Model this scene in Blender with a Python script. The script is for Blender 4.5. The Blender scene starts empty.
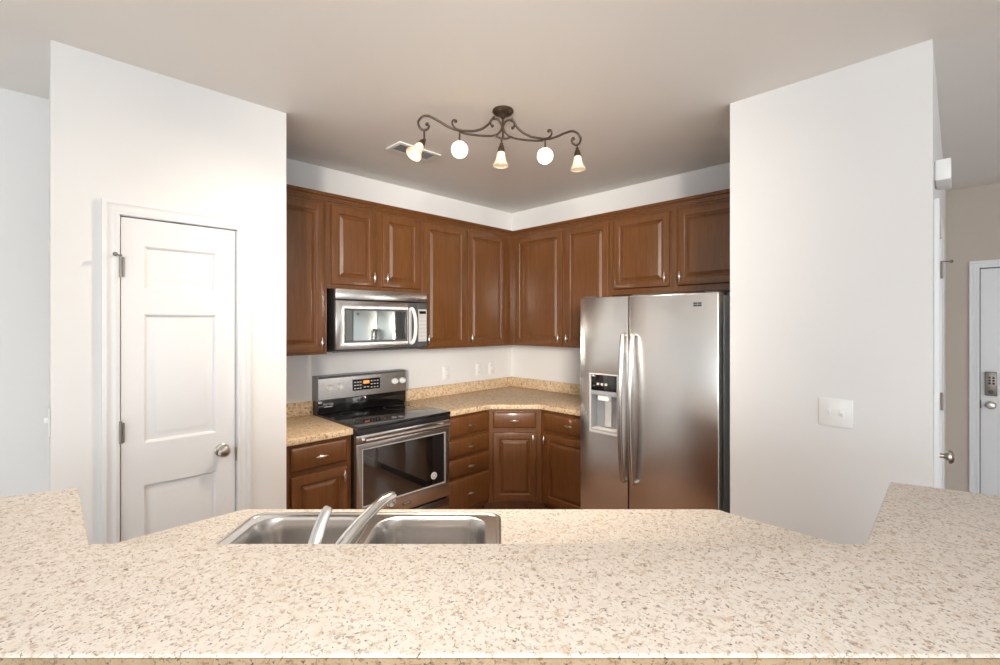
import bpy, bmesh, math, random
from mathutils import Vector, Matrix

C = bpy.context.scene.collection
PI = math.pi
R2 = math.sqrt(.5)
scene = bpy.context.scene

# ------------------------------------------------------------------ camera
CAMX, CAMY, EYE = 3.334, -3.507, 1.58
cam_data = bpy.data.cameras.new('camera')
cam_data.sensor_width = 36
cam_data.lens = 457 / 1000 * 36
cam_data.shift_y = -0.0095
cam_data.clip_start = .02
cam = bpy.data.objects.new('camera', cam_data)
C.objects.link(cam)
cam.location = (CAMX, CAMY, EYE)
cam.rotation_euler = (PI / 2, 0, PI / 4)
scene.camera = cam

# ------------------------------------------------------------------ world, daylight, exposure
world = bpy.data.worlds.new('world')
scene.world = world
world.use_nodes = True
bg = world.node_tree.nodes['Background']
bg.inputs[0].default_value = (.80, .88, 1, 1)
bg.inputs[1].default_value = 1.6


def area(name, loc, rot, sx, sy, power, col):
    l = bpy.data.lights.new(name, 'AREA')
    l.shape = 'RECTANGLE'
    l.size, l.size_y = sx, sy
    l.energy = power
    l.color = col
    o = bpy.data.objects.new(name, l)
    C.objects.link(o)
    o.location = loc
    o.rotation_euler = rot
    return o


DAY = (.91, .96, 1)
area('daylight_window_east', (9.93, -4.4, 1.45), (0, PI / 2, 0), 2.1, 6.0, 164, DAY)
area('daylight_window_south', (5.8, -9.93, 1.45), (PI / 2, 0, 0), 6.0, 2.1, 164, DAY)

# added fill light behind the camera, turned up to brighten the ceiling
area('added_ceiling_fill', (CAMX + 1.3, CAMY - 1.3, 1.95), (PI, 0, 0), .9, .9, 85, (1, .985, .965))

# added fill spot behind the bar, brightens the kitchen; no real lamp there
fill_ = bpy.data.lights.new('added_kitchen_fill', 'SPOT')
fill_.energy = 1800
fill_.color = (1, .925, .82)
fill_.spot_size = math.radians(27)
fill_.spot_blend = .4
fill_.shadow_soft_size = .55
fo = bpy.data.objects.new('added_kitchen_fill', fill_)
C.objects.link(fo)
fo.location = (CAMX + 2.2, CAMY - 2.2, 2.15)
fo.rotation_euler = (Vector((.75, -.9, 2.0)) - fo.location).to_track_quat('-Z', 'Y').to_euler()

vs = scene.view_settings
vs.view_transform = 'Standard'
vs.look = 'None'
vs.gamma = 1
vs.use_curve_mapping = False
vs.exposure = -0.08


# ------------------------------------------------------------------ materials
def nodes_of(name):
    m = bpy.data.materials.new(name)
    m.use_nodes = True
    nt = m.node_tree
    return m, nt, nt.nodes['Principled BSDF']


def ramp(nt, stops, interp='LINEAR'):
    r = nt.nodes.new('ShaderNodeValToRGB')
    r.color_ramp.interpolation = interp
    els = r.color_ramp.elements
    while len(els) < len(stops):
        els.new(.5)
    for e, (p, c) in zip(els, stops):
        e.position = p
        e.color = (*c, 1) if len(c) == 3 else c
    return r


def coords(nt, scale=(1, 1, 1), rot=(0, 0, 0)):
    t = nt.nodes.new('ShaderNodeTexCoord')
    m = nt.nodes.new('ShaderNodeMapping')
    m.inputs['Scale'].default_value = scale
    m.inputs['Rotation'].default_value = rot
    nt.links.new(t.outputs['Object'], m.inputs['Vector'])
    return m.outputs['Vector']


def noise(nt, vec, scale, detail=3, rough=.55, dist=0):
    n = nt.nodes.new('ShaderNodeTexNoise')
    n.inputs['Scale'].default_value = scale
    n.inputs['Detail'].default_value = detail
    n.inputs['Roughness'].default_value = rough
    n.inputs['Distortion'].default_value = dist
    nt.links.new(vec, n.inputs['Vector'])
    return n.outputs['Fac']


def mix(nt, fac, a, b, mode='MIX'):
    n = nt.nodes.new('ShaderNodeMix')
    n.data_type = 'RGBA'
    n.blend_type = mode
    for i, v in ((0, fac), (6, a), (7, b)):
        if isinstance(v, (int, float)):
            n.inputs[i].default_value = v
        elif isinstance(v, tuple):
            n.inputs[i].default_value = (*v, 1)
        else:
            nt.links.new(v, n.inputs[i])
    return n.outputs[2]


def bump(nt, b, height, strength, dist=.01):
    n = nt.nodes.new('ShaderNodeBump')
    n.inputs['Strength'].default_value = strength
    n.inputs['Distance'].default_value = dist
    nt.links.new(height, n.inputs['Height'])
    nt.links.new(n.outputs['Normal'], b.inputs['Normal'])


def paint(name, col, rough=.6, bumpy=.06):
    m, nt, b = nodes_of(name)
    v = coords(nt)
    n = noise(nt, v, 2.2, 2)
    r = ramp(nt, [(.3, tuple(c * .985 for c in col)), (.7, col)])
    nt.links.new(n, r.inputs[0])
    nt.links.new(r.outputs[0], b.inputs['Base Color'])
    b.inputs['Roughness'].default_value = rough
    b.inputs['Specular IOR Level'].default_value = .3
    if bumpy:
        bump(nt, b, noise(nt, v, 260, 2), bumpy, .002)
    return m


def plain(name, col, rough=.4, metal=0, spec=.5, var=.04):
    m, nt, b = nodes_of(name)
    v = coords(nt)
    n = noise(nt, v, 14, 2)
    r = ramp(nt, [(.25, tuple(c * (1 - var) for c in col)), (.75, col)])
    nt.links.new(n, r.inputs[0])
    nt.links.new(r.outputs[0], b.inputs['Base Color'])
    b.inputs['Roughness'].default_value = rough
    b.inputs['Metallic'].default_value = metal
    b.inputs['Specular IOR Level'].default_value = spec
    return m


def wood(name, dark, mid, light, rough=.42):
    m, nt, b = nodes_of(name)
    v = coords(nt, (1, 1, .07))
    g1 = noise(nt, v, 55, 6, .62, .6)
    v2 = coords(nt, (1, 1, .16))
    g2 = noise(nt, v2, 7, 3, .5, 1.2)
    r1 = ramp(nt, [(.28, dark), (.5, mid), (.74, light)])
    nt.links.new(g1, r1.inputs[0])
    r2 = ramp(nt, [(.3, (.88, .87, .86)), (.7, (1.06, 1.06, 1.06))])
    nt.links.new(g2, r2.inputs[0])
    col = mix(nt, 1.0, r1.outputs[0], r2.outputs[0], 'MULTIPLY')
    nt.links.new(col, b.inputs['Base Color'])
    b.inputs['Roughness'].default_value = rough
    b.inputs['Specular IOR Level'].default_value = .45
    b.inputs['Coat Weight'].default_value = .5
    b.inputs['Coat Roughness'].default_value = .14
    bump(nt, b, g1, .05, .002)
    return m


def speckle(name, base_a, base_b, tan, fleck, dark, rough=.22, k=1.0):
    """laminate printed like fine-grained granite"""
    m, nt, b = nodes_of(name)
    v = coords(nt, (k, k, k))
    big = noise(nt, v, 30, 4, .6)
    r0 = ramp(nt, [(.32, base_b), (.58, base_a)])
    nt.links.new(big, r0.inputs[0])
    t = noise(nt, v, 62, 4, .65, .4)
    rt = ramp(nt, [(.55, (0, 0, 0)), (.66, (1, 1, 1))])
    nt.links.new(t, rt.inputs[0])
    c1 = mix(nt, rt.outputs[0], r0.outputs[0], tan)
    vo = coords(nt, (k, k, k), (.3, .2, .9))
    f = noise(nt, vo, 105, 4, .62, .8)
    rf = ramp(nt, [(.54, (0, 0, 0)), (.66, (1, 1, 1))])
    nt.links.new(f, rf.inputs[0])
    c2 = mix(nt, rf.outputs[0], c1, fleck)
    vd = coords(nt, (k, k, k), (1.3, .7, .2))
    d = noise(nt, vd, 130, 3, .55, .3)
    rd = ramp(nt, [(.61, (0, 0, 0)), (.69, (1, 1, 1))])
    nt.links.new(d, rd.inputs[0])
    c3 = mix(nt, rd.outputs[0], c2, dark)
    nt.links.new(c3, b.inputs['Base Color'])
    b.inputs['Roughness'].default_value = rough
    b.inputs['Specular IOR Level'].default_value = .32
    return m


def steel(name, col=(.70, .68, .66), rough=.24, aniso=.6, streak=(1, 1, 60)):
    m, nt, b = nodes_of(name)
    v = coords(nt, streak)
    n = noise(nt, v, 6, 3)
    r = ramp(nt, [(.3, tuple(c * .95 for c in col)), (.7, col)])
    nt.links.new(n, r.inputs[0])
    nt.links.new(r.outputs[0], b.inputs['Base Color'])
    b.inputs['Metallic'].default_value = 1
    b.inputs['Roughness'].default_value = rough
    b.inputs['Anisotropic'].default_value = aniso
    tg = nt.nodes.new('ShaderNodeTangent')
    tg.direction_type = 'RADIAL'
    tg.axis = 'Z'
    nt.links.new(tg.outputs[0], b.inputs['Tangent'])
    return m


def glow(name, col, strength):
    m, nt, b = nodes_of(name)
    b.inputs['Base Color'].default_value = (*col, 1)
    b.inputs['Emission Color'].default_value = (*col, 1)
    b.inputs['Emission Strength'].default_value = strength
    return m


def shade_glass():
    m = bpy.data.materials.new('frosted_shade_glass')
    m.use_nodes = True
    nt = m.node_tree
    b = nt.nodes['Principled BSDF']
    b.inputs['Base Color'].default_value = (.95, .90, .80, 1)
    b.inputs['Roughness'].default_value = .35
    tr = nt.nodes.new('ShaderNodeBsdfTranslucent')
    tr.inputs[0].default_value = (.98, .90, .74, 1)
    ms = nt.nodes.new('ShaderNodeMixShader')
    ms.inputs[0].default_value = .5
    nt.links.new(b.outputs[0], ms.inputs[1])
    nt.links.new(tr.outputs[0], ms.inputs[2])
    nt.links.new(ms.outputs[0], nt.nodes['Material Output'].inputs[0])
    return m


def plank_floor():
    m, nt, b = nodes_of('dark_plank_floor')
    v = coords(nt)
    br = nt.nodes.new('ShaderNodeTexBrick')
    br.inputs['Scale'].default_value = 1
    br.inputs['Brick Width'].default_value = 1.1
    br.inputs['Row Height'].default_value = .11
    br.inputs['Mortar Size'].default_value = .0015
    br.inputs['Color1'].default_value = (.30, .16, .09, 1)
    br.inputs['Color2'].default_value = (.22, .115, .062, 1)
    br.inputs['Mortar'].default_value = (.03, .018, .012, 1)
    nt.links.new(v, br.inputs['Vector'])
    v2 = coords(nt, (.08, 1, 1))
    g = noise(nt, v2, 40, 5, .6, .5)
    r = ramp(nt, [(.3, (.7, .7, .7)), (.7, (1.2, 1.2, 1.2))])
    nt.links.new(g, r.inputs[0])
    nt.links.new(mix(nt, 1., br.outputs[0], r.outputs[0], 'MULTIPLY'), b.inputs['Base Color'])
    b.inputs['Roughness'].default_value = .3
    return m


M = {}
M['wall'] = paint('warm_white_wall_paint', (.79, .785, .775))
M['ceiling'] = paint('ceiling_paint', (.88, .85, .815), .8)
M['hall'] = paint('beige_hall_paint', (.56, .485, .415))
M['carpet'] = paint('beige_bounce_carpet', (.60, .57, .53), .95, .3)  # pale unseen floor covering, added to throw light up to the ceiling
M['trim'] = plain('white_semigloss_trim', (.785, .79, .795), .3, 0, .45, .01)
M['wood'] = wood('brown_stained_maple', (.120, .043, .0100), (.153, .0565, .0140), (.188, .072, .0190))
M['inside'] = plain('cabinet_interior', (.10, .055, .03), .7)
M['bar'] = speckle('glare_paled_laminate', (.78, .735, .68), (.72, .665, .60), (.64, .53, .43), (.42, .33, .27), (.24, .18, .15), .55)  # golden laminate with window glare put into the colour as cream
M['dimmed_band'] = speckle('dimmed_tan_edge_laminate', (.37, .28, .18), (.31, .23, .14), (.25, .17, .10), (.18, .12, .07), (.07, .05, .035), .5)  # tan strip, colour darkened to offset strong light on the front edge
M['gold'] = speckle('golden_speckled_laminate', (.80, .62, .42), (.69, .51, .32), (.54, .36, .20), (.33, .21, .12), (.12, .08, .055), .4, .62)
M['nickel'] = plain('brushed_nickel', (.62, .58, .53), .28, 1)
M['chrome'] = plain('polished_chrome', (.82, .82, .82), .12, 1, .5, .01)
M['steel'] = steel('brushed_stainless_steel')
M['sinksteel'] = steel('satin_sink_steel', (.66, .65, .64), .25, .3, (60, 1, 1))
M['black_glass'] = plain('black_ceramic_glass', (.008, .008, .009), .06, 0, .6, 0)
M['black'] = plain('black_enamel', (.018, .018, .019), .3)
M['darkgrey'] = plain('dark_grey_enamel', (.085, .088, .09), .4)
M['grey_plastic'] = plain('grey_plastic', (.30, .31, .33), .4)
M['white_plastic'] = plain('white_plastic', (.85, .85, .84), .35, 0, .5, .01)
M['light_plastic'] = plain('silver_plastic', (.55, .54, .53), .35)
M['light_key'] = plain('pale_keypad_plastic', (.64, .62, .60), .4)
M['fridge_side'] = plain('grey_appliance_side', (.36, .37, .375), .35)
M['aged'] = plain('aged_satin_nickel', (.26, .235, .21), .38, .8)
M['bronze'] = plain('oil_rubbed_bronze', (.050, .031, .021), .5, .35)
M['print_white'] = plain('white_print', (.75, .75, .75), .5)
M['print_dark'] = plain('dark_print', (.03, .03, .03), .5)
M['display'] = glow('lit_orange_display', (1, .22, .05), 2.0)
M['bulb'] = glow('warm_bulb', (1, .80, .56), 40)
M['bulb_soft'] = glow('soft_warm_bulb', (1, .83, .62), 3.2)
M['shade'] = shade_glass()
M['floor'] = plank_floor()
M['window_glass'] = None
_m, _nt, _b = nodes_of('clear_window_glass')
_b.inputs['Transmission Weight'].default_value = 1
_b.inputs['Roughness'].default_value = 0
_b.inputs['Base Color'].default_value = (1, 1, 1, 1)
_b.inputs['IOR'].default_value = 1.1
M['window_glass'] = _m
M['oven_glass'] = plain('smoked_oven_glass', (.010, .010, .010), .04, 0, .7, 0)
M['micro_glass'] = plain('silvered_microwave_glass', (.17, .185, .18), .03, .75, .7, 0)
for _k in ('oven_glass', 'black_glass'):
    M[_k].node_tree.nodes['Principled BSDF'].inputs['IOR'].default_value = 2.1 if _k == 'oven_glass' else 1.7


# ------------------------------------------------------------------ mesh helpers
class MB:
    def __init__(self):
        self.bm = bmesh.new()

    def box(self, x0, x1, y0, y1, z0, z1, bev=0, seg=2, mat=None):
        r = bmesh.ops.create_cube(self.bm, size=1)
        vs_ = r['verts']
        for v in vs_:
            v.co = Vector(((x0 + x1) / 2 + v.co.x * (x1 - x0), (y0 + y1) / 2 + v.co.y * (y1 - y0), (z0 + z1) / 2 + v.co.z * (z1 - z0)))
        if mat is not None:
            for v in vs_:
                v.co = mat @ v.co
        if bev:
            ed = list({e for v in vs_ for e in v.link_edges})
            bmesh.ops.bevel(self.bm, geom=ed, offset=bev, segments=seg, affect='EDGES', profile=.5, clamp_overlap=True)
        return self

    def prism(self, poly, z0, z1, holes=(), bev=0, seg=3, mat=None):
        bm = bmesh.new()
        loops = []
        for lp in [poly] + list(holes):
            vs_ = [bm.verts.new((p[0], p[1], z0)) for p in lp]
            es = [bm.edges.new((vs_[i], vs_[(i + 1) % len(vs_)])) for i in range(len(vs_))]
            loops.append((vs_, es))
        if holes:
            bmesh.ops.triangle_fill(bm, use_beauty=True, use_dissolve=False, edges=[e for l in loops for e in l[1]])
        else:
            bm.faces.new(loops[0][0])
        faces = list(bm.faces)
        ret = bmesh.ops.extrude_face_region(bm, geom=faces)
        nv = [g for g in ret['geom'] if isinstance(g, bmesh.types.BMVert)]
        for v in nv:
            v.co.z = z1
        bmesh.ops.recalc_face_normals(bm, faces=list(bm.faces))
        if bev:
            es = [e for e in bm.edges if len(e.link_faces) == 2 and abs(e.calc_face_angle(0)) > .6
                  and abs(e.verts[0].co.z - e.verts[1].co.z) < 1e-6]
            bmesh.ops.bevel(bm, geom=es, offset=bev, segments=seg, affect='EDGES', profile=.5, clamp_overlap=True)
        self.merge(bm, mat)
        return self

    def merge(self, bm, mat=None):
        if mat is not None:
            bmesh.ops.transform(bm, matrix=mat, verts=list(bm.verts))
        me = bpy.data.meshes.new('tmp')
        bm.to_mesh(me)
        bm.free()
        self.bm.from_mesh(me)
        bpy.data.meshes.remove(me)

    def loops(self, lps, cap_first=False, cap_last=True, closed=True):
        rows = [[self.bm.verts.new(p) for p in lp] for lp in lps]
        n = len(rows[0])
        for a, b in zip(rows, rows[1:]):
            for i in range(n if closed else n - 1):
                j = (i + 1) % n
                self.bm.faces.new((a[i], a[j], b[j], b[i]))
        if cap_first:
            self.bm.faces.new(list(reversed(rows[0])))
        if cap_last:
            self.bm.faces.new(rows[-1])
        return self

    def lathe(self, prof, seg=24, mat=None, cap0=True, cap1=True):
        """profile of (r, z)"""
        mat = mat or Matrix()
        lps = []
        for r, z in prof:
            r = max(r, 1e-4)
            lps.append([mat @ Vector((r * math.cos(2 * PI * k / seg), r * math.sin(2 * PI * k / seg), z)) for k in range(seg)])
        return self.loops(lps, cap0, cap1)

    def tube(self, pts, rad, seg=10, flat=1, up=None):
        """tube through pts; rad a number or list; flat scales the binormal radius"""
        pts = [Vector(p) for p in pts]
        n = len(pts)
        rads = rad if isinstance(rad, (list, tuple)) else [rad] * n
        t0 = (pts[1] - pts[0]).normalized()
        ref = Vector(up) if up else (Vector((0, 0, 1)) if abs(t0.z) < .9 else Vector((1, 0, 0)))
        nrm = (ref - t0 * ref.dot(t0)).normalized()
        lps = []
        for i, p in enumerate(pts):
            a = pts[max(i - 1, 0)]
            b = pts[min(i + 1, n - 1)]
            t = (b - a).normalized()
            nrm = (nrm - t * nrm.dot(t)).normalized()
            bi = t.cross(nrm)
            lps.append([p + rads[i] * (math.cos(2 * PI * k / seg) * nrm * flat + math.sin(2 * PI * k / seg) * bi) for k in range(seg)])
        return self.loops(lps, True, True)

    def ball(self, c, r, sx=1, sy=1, sz=1):
        bmesh.ops.create_uvsphere(self.bm, u_segments=14, v_segments=9, radius=1,
                                  matrix=Matrix.Translation(c) @ Matrix.Diagonal((r * sx, r * sy, r * sz, 1)))
        return self

    def build(self, name, material, parent=None, flat=False):
        bmesh.ops.recalc_face_normals(self.bm, faces=list(self.bm.faces))
        me = bpy.data.meshes.new(name)
        self.bm.to_mesh(me)
        self.bm.free()
        me.materials.append(material)
        if not flat:
            for p in me.polygons:
                p.use_smooth = True
            me.set_sharp_from_angle(angle=math.radians(34))
        o = bpy.data.objects.new(name, me)
        C.objects.link(o)
        if parent is not None:
            o.parent = parent
        return o


def spline(pts, n=6):
    """Catmull-Rom through points"""
    P = [Vector(p) for p in pts]
    out = []
    for i in range(len(P) - 1):
        p0, p1, p2, p3 = P[max(i - 1, 0)], P[i], P[i + 1], P[min(i + 2, len(P) - 1)]
        for k in range(n):
            t = k / n
            out.append(.5 * ((2 * p1) + (p2 - p0) * t + (2 * p0 - 5 * p1 + 4 * p2 - p3) * t * t + (3 * p1 - p0 - 3 * p2 + p3) * t ** 3))
    out.append(P[-1])
    return out


def rrect(x0, x1, y0, y1, r, n=6):
    pts = []
    for cx, cy, a in ((x1 - r, y1 - r, 0), (x0 + r, y1 - r, 90), (x0 + r, y0 + r, 180), (x1 - r, y0 + r, 270)):
        for k in range(n + 1):
            t = math.radians(a + 90 * k / n)
            pts.append((cx + r * math.cos(t), cy + r * math.sin(t)))
    return pts


def thing(name, label, cat, loc=(0, 0, 0), rotz=0, group=None, kind=None):
    o = bpy.data.objects.new(name, None)
    o.empty_display_size = .1
    C.objects.link(o)
    o.location = loc
    o.rotation_euler = (0, 0, rotz)
    o['label'] = label
    o['category'] = cat
    if group:
        o['group'] = group
    if kind:
        o['kind'] = kind
    return o


def tag(o, label, cat, group=None, kind=None):
    o['label'] = label
    o['category'] = cat
    if group:
        o['group'] = group
    if kind:
        o['kind'] = kind
    return o


def text_part(name, s, size, loc, rot, material, parent, sx=1):
    cu = bpy.data.curves.new(name, 'FONT')
    cu.body = s
    cu.size = size
    cu.extrude = .0006
    cu.align_x = 'CENTER'
    cu.align_y = 'CENTER'
    tmp = bpy.data.objects.new(name, cu)
    C.objects.link(tmp)
    dg = bpy.context.evaluated_depsgraph_get()
    me = bpy.data.meshes.new_from_object(tmp.evaluated_get(dg))
    bpy.data.objects.remove(tmp)
    me.materials.clear()
    me.materials.append(material)
    me.transform(Matrix.Translation(loc) @ rot @ Matrix.Diagonal((sx, 1, 1, 1)))
    o = bpy.data.objects.new(name, me)
    C.objects.link(o)
    o.parent = parent
    return o


FRONT = Matrix.Rotation(PI / 2, 4, 'X')       # text facing local -y


def rect_loop(x0, x1, z0, z1, i, y):
    return [(x0 + i, y, z0 + i), (x1 - i, y, z0 + i), (x1 - i, y, z1 - i), (x0 + i, y, z1 - i)]


def frame_prism(mb, x0, x1, z0, z1, hx0, hx1, hz0, hz1, y0, y1, bev=0):
    """rectangular plate in the local x-z plane with a rectangular hole; y0 front, y1 back"""
    mat = Matrix(((1, 0, 0, 0), (0, 0, 1, 0), (0, 1, 0, 0), (0, 0, 0, 1)))
    mb.prism([(x0, z0), (x1, z0), (x1, z1), (x0, z1)], y0, y1,
             [[(hx0, hz0), (hx1, hz0), (hx1, hz1), (hx0, hz1)]], bev, 2, mat)
    return mb


# ------------------------------------------------------------------ the setting
ROOM_X, ROOM_Y, HALL_Y, CEIL = 10.0, -10.0, 2.1, 2.74
PX = .71                     # face of the pantry wall
PY0, PY1 = -3.485, -2.555    # ends of the pantry wall
RY = -.938                   # face of the right wall
RX0, RX1 = 2.485, 3.264      # ends of the right wall


def struct(name, mb, m, label=None, cat=None, flat=False):
    o = mb.build(name, m, None, flat)
    o['kind'] = 'structure'
    if label:
        o['label'] = label
        o['category'] = cat
    return o


struct('floor', MB().box(-.12, ROOM_X + .12, ROOM_Y - .12, HALL_Y + .12, -.1, 0), M['floor'], 'dark brown hardwood plank floor of kitchen and hall', 'floor')
struct('floor_bounce_carpet', MB().prism([(0, ROOM_Y), (ROOM_X, ROOM_Y), (ROOM_X, -.5), (4.9, -.5), (4.9, -2.2), (3.35, -2.3), (2.0, -3.65), (1.2, -3.9), (0, -3.9)], 0.0005, .012), M['carpet'], 'unseen beige carpet added on the near side of the bar to bounce light', 'carpet')
struct('ceiling', MB().box(-.12, ROOM_X + .12, ROOM_Y - .12, HALL_Y + .12, CEIL, CEIL + .1), M['ceiling'], 'flat off-white ceiling over kitchen and hall', 'ceiling')
struct('wall_left', MB().box(-.12, 0, ROOM_Y, 0, 0, CEIL), M['wall'], 'white wall behind the range, running on past the pantry', 'wall')
struct('wall_back', MB().box(-.12, RX0, 0, .12, 0, CEIL), M['wall'], 'white wall behind the refrigerator, right of the kitchen corner', 'wall')


def plate_with_hole_x(mb, x0, x1, y0, y1, z0, z1, hy0, hy1, hz0, hz1):
    mat = Matrix(((0, 0, 1, 0), (1, 0, 0, 0), (0, 1, 0, 0), (0, 0, 0, 1)))
    if hz0 <= 0:
        mb.prism([(y0, 0), (hy0, 0), (hy0, hz1), (hy1, hz1), (hy1, 0), (y1, 0), (y1, z1), (y0, z1)], x0, x1, (), 0, 1, mat)
    else:
        mb.prism([(y0, z0), (y1, z0), (y1, z1), (y0, z1)], x0, x1,
                 [[(hy0, hz0), (hy1, hz0), (hy1, hz1), (hy0, hz1)]], 0, 1, mat)
    return mb


def plate_with_hole_y(mb, x0, x1, y0, y1, z0, z1, hx0, hx1, hz0, hz1):
    mat = Matrix(((1, 0, 0, 0), (0, 0, 1, 0), (0, 1, 0, 0), (0, 0, 0, 1)))
    if hz0 <= 0:
        mb.prism([(x0, 0), (hx0, 0), (hx0, hz1), (hx1, hz1), (hx1, 0), (x1, 0), (x1, z1), (x0, z1)], y0, y1, (), 0, 1, mat)
    else:
        mb.prism([(x0, z0), (x1, z0), (x1, z1), (x0, z1)], y0, y1,
                 [[(hx0, hz0), (hx1, hz0), (hx1, hz1), (hx0, hz1)]], 0, 1, mat)
    return mb


# pantry enclosure: front wall with a door opening, and its two returns
D1Y0, D1Y1, D1Z = -3.262, -2.806, 2.055
mbw = plate_with_hole_x(MB(), PX - .11, PX, PY0, PY1, 0, CEIL, D1Y0 - .01, D1Y1 + .01, 0, D1Z + .01)
mbw.box(0, PX - .11, PY0, PY0 + .11, 0, CEIL).box(0, PX - .11, PY1 - .06, PY1, 0, CEIL)
struct('wall_pantry', mbw, M['wall'], 'white pantry wall standing forward on the left, holding a narrow panelled door', 'wall', True)

# right-hand wall block beside the refrigerator, hall side with a closet door
D2Y0, D2Y1, D2Z = -.72, .06, 2.05
mbw = MB().box(RX0, RX1 - .11, RY, RY + .11, 0, CEIL)
mbw.box(RX0, RX0 + .11, RY + .11, HALL_Y, 0, CEIL)
plate_with_hole_x(mbw, RX1 - .11, RX1, RY, HALL_Y, 0, CEIL, D2Y0 - .01, D2Y1 + .01, 0, D2Z + .01)
struct('wall_right', mbw, M['wall'], 'big plain white wall right of the refrigerator', 'wall', True)

# hall wall with the front door
D3X0, D3X1, D3Z = 3.475, 4.385, 2.04
struct('wall_hall', plate_with_hole_y(MB(), RX1, ROOM_X + .12, HALL_Y, HALL_Y + .12, 0, CEIL, D3X0 - .012, D3X1 + .012, 0, D3Z + .012), M['hall'],
       'beige far wall of the hall with the front door', 'wall', True)
W1 = (-7.4, -1.4, .4, 2.5)
W2 = (2.8, 8.8, .4, 2.5)
struct('wall_east', plate_with_hole_x(MB(), ROOM_X, ROOM_X + .12, ROOM_Y, HALL_Y + .12, 0, CEIL, *W1), M['wall'], 'living room wall with a wide window behind the bar', 'wall', True)
struct('wall_south', plate_with_hole_y(MB(), -.12, ROOM_X + .12, ROOM_Y - .12, ROOM_Y, 0, CEIL, *W2), M['wall'], 'living room end wall with a wide window', 'wall', True)


def window(name, cx, cy, rotz, w, h, z0, label):
    t = thing(name, label, 'window', (cx, cy, z0), rotz, None, 'structure')
    f = MB()
    frame_prism(f, -w / 2, w / 2, 0, h, -w / 2 + .06, w / 2 - .06, .06, h - .06, .02, .09)
    for k in (-1, 1):
        f.box(k * w / 6 - .03, k * w / 6 + .03, .025, .085, .06, h - .06)
    f.build('window_frame', M['trim'], t)
    for k in (-1, 0, 1):
        MB().box(k * w / 3 - w / 6 + .03, k * w / 3 + w / 6 - .03, .05, .056, .06, h - .06).build('pane', M['window_glass'], t)
    return t


window('window_1', ROOM_X + .12, (W1[0] + W1[1]) / 2, -PI / 2, W1[1] - W1[0], W1[3] - W1[2], W1[2], 'wide three-pane window in the wall behind the bar').location.x = ROOM_X
window('window_2', (W2[0] + W2[1]) / 2, ROOM_Y, PI, W2[1] - W2[0], W2[3] - W2[2], W2[2], 'wide three-pane window in the end wall')


def baseboard(name, x0, x1, y0, y1, label):
    mb = MB().box(x0, x1, y0, y1, 0, .085, .004)
    struct(name, mb, M['trim'], label, 'baseboard')


baseboard('baseboard_right', RX0, RX1 + .013, RY - .013, RY - .0005, 'white baseboard along the foot of the right wall')
baseboard('baseboard_pantry', PX + .0005, PX + .013, PY0, D1Y0 - .075, 'white baseboard left of the pantry door')
baseboard('baseboard_hall', RX1 + .02, D3X0 - .075, HALL_Y - .013, HALL_Y - .0005, 'white baseboard along the hall wall beside the front door')
baseboard('baseboard_left', .0005, .013, ROOM_Y + .02, PY0 - .02, 'white baseboard along the far left wall')


# ------------------------------------------------------------------ doors
def casing(mb, x0, x1, z, w=.06):
    """door casing around an opening x0..x1, height z; wall face at y = 0; stepped profile"""
    steps = [(0, -.017), (.016, -.017), (.022, -.012), (.040, -.010), (.047, -.0135), (w, -.0105)]
    steps = [(w - a, b) for a, b in reversed(steps)]      # from inner edge outwards
    lps = []
    for a, y in [(0, -.0005)] + steps + [(w, -.0005)]:
        lps.append([(x0 - .006 - a, y, 0), (x0 - .006 - a, y, z + .006 + a), (x1 + .006 + a, y, z + .006 + a), (x1 + .006 + a, y, 0)])
    mb.loops(lps, False, False, False)
    return mb


def panelled_slab(mb, x0, x1, z0, z1, panels, y0, y1):
    """door slab with moulded recessed-and-raised panels in one or more rectangles (all in one column)"""
    px0, px1 = panels[0][0], panels[0][1]
    e = 1e-4
    mb.box(x0, px0, y0, y1, z0, z1)
    mb.box(px1, x1, y0, y1, z0, z1)
    zs = [z0] + [v for p in sorted(panels, key=lambda p: p[2]) for v in (p[2], p[3])] + [z1]
    for a, b in zip(zs[::2], zs[1::2]):
        mb.box(px0, px1, y0, y1, a, b)
    for (a, b, c, d) in panels:
        prof = [(0, y0), (.004, y0 + .002), (.011, y0 + .012), (.018, y0 + .012), (.046, y0 + .003), (.050, y0 + .0025)]
        mb.loops([rect_loop(a, b, c, d, i, y) for i, y in prof], False, True)
    return mb


def knob_mb(c, r=.027):
    """round door knob pointing to local -y at c (on the door face)"""
    mat = Matrix.Translation(c) @ Matrix.Rotation(PI / 2, 4, 'X')
    return MB().lathe([(.033, 0), (.033, .004), (.028, .009), (.012, .012), (.011, .028), (.02, .034), (r, .045), (r * .97, .056), (r * .7, .064), (.004, .067)], 24, mat)


def hinge(parent, x, z, y=-.004, stop=False, mirror=1):
    h = MB()
    h.tube([(x, y - .006, z - .045), (x, y - .006, z + .045)], .0065, 10)
    h.ball((x, y - .006, z + .049), .006)
    h.box(x - .014, x + .014, y - .003, y, z - .044, z + .044)
    if stop:
        h.tube([(x, y - .006, z + .05), (x - mirror * .022, y - .04, z + .05)], .0035, 8)
        h.lathe([(.009, 0), (.009, .008), (.004, .012)], 12, Matrix.Translation((x - mirror * .022, y - .04, z + .05)) @ Matrix.Rotation(PI / 2, 4, 'X'))
    return h.build('hinge', M['aged'], parent)


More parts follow.
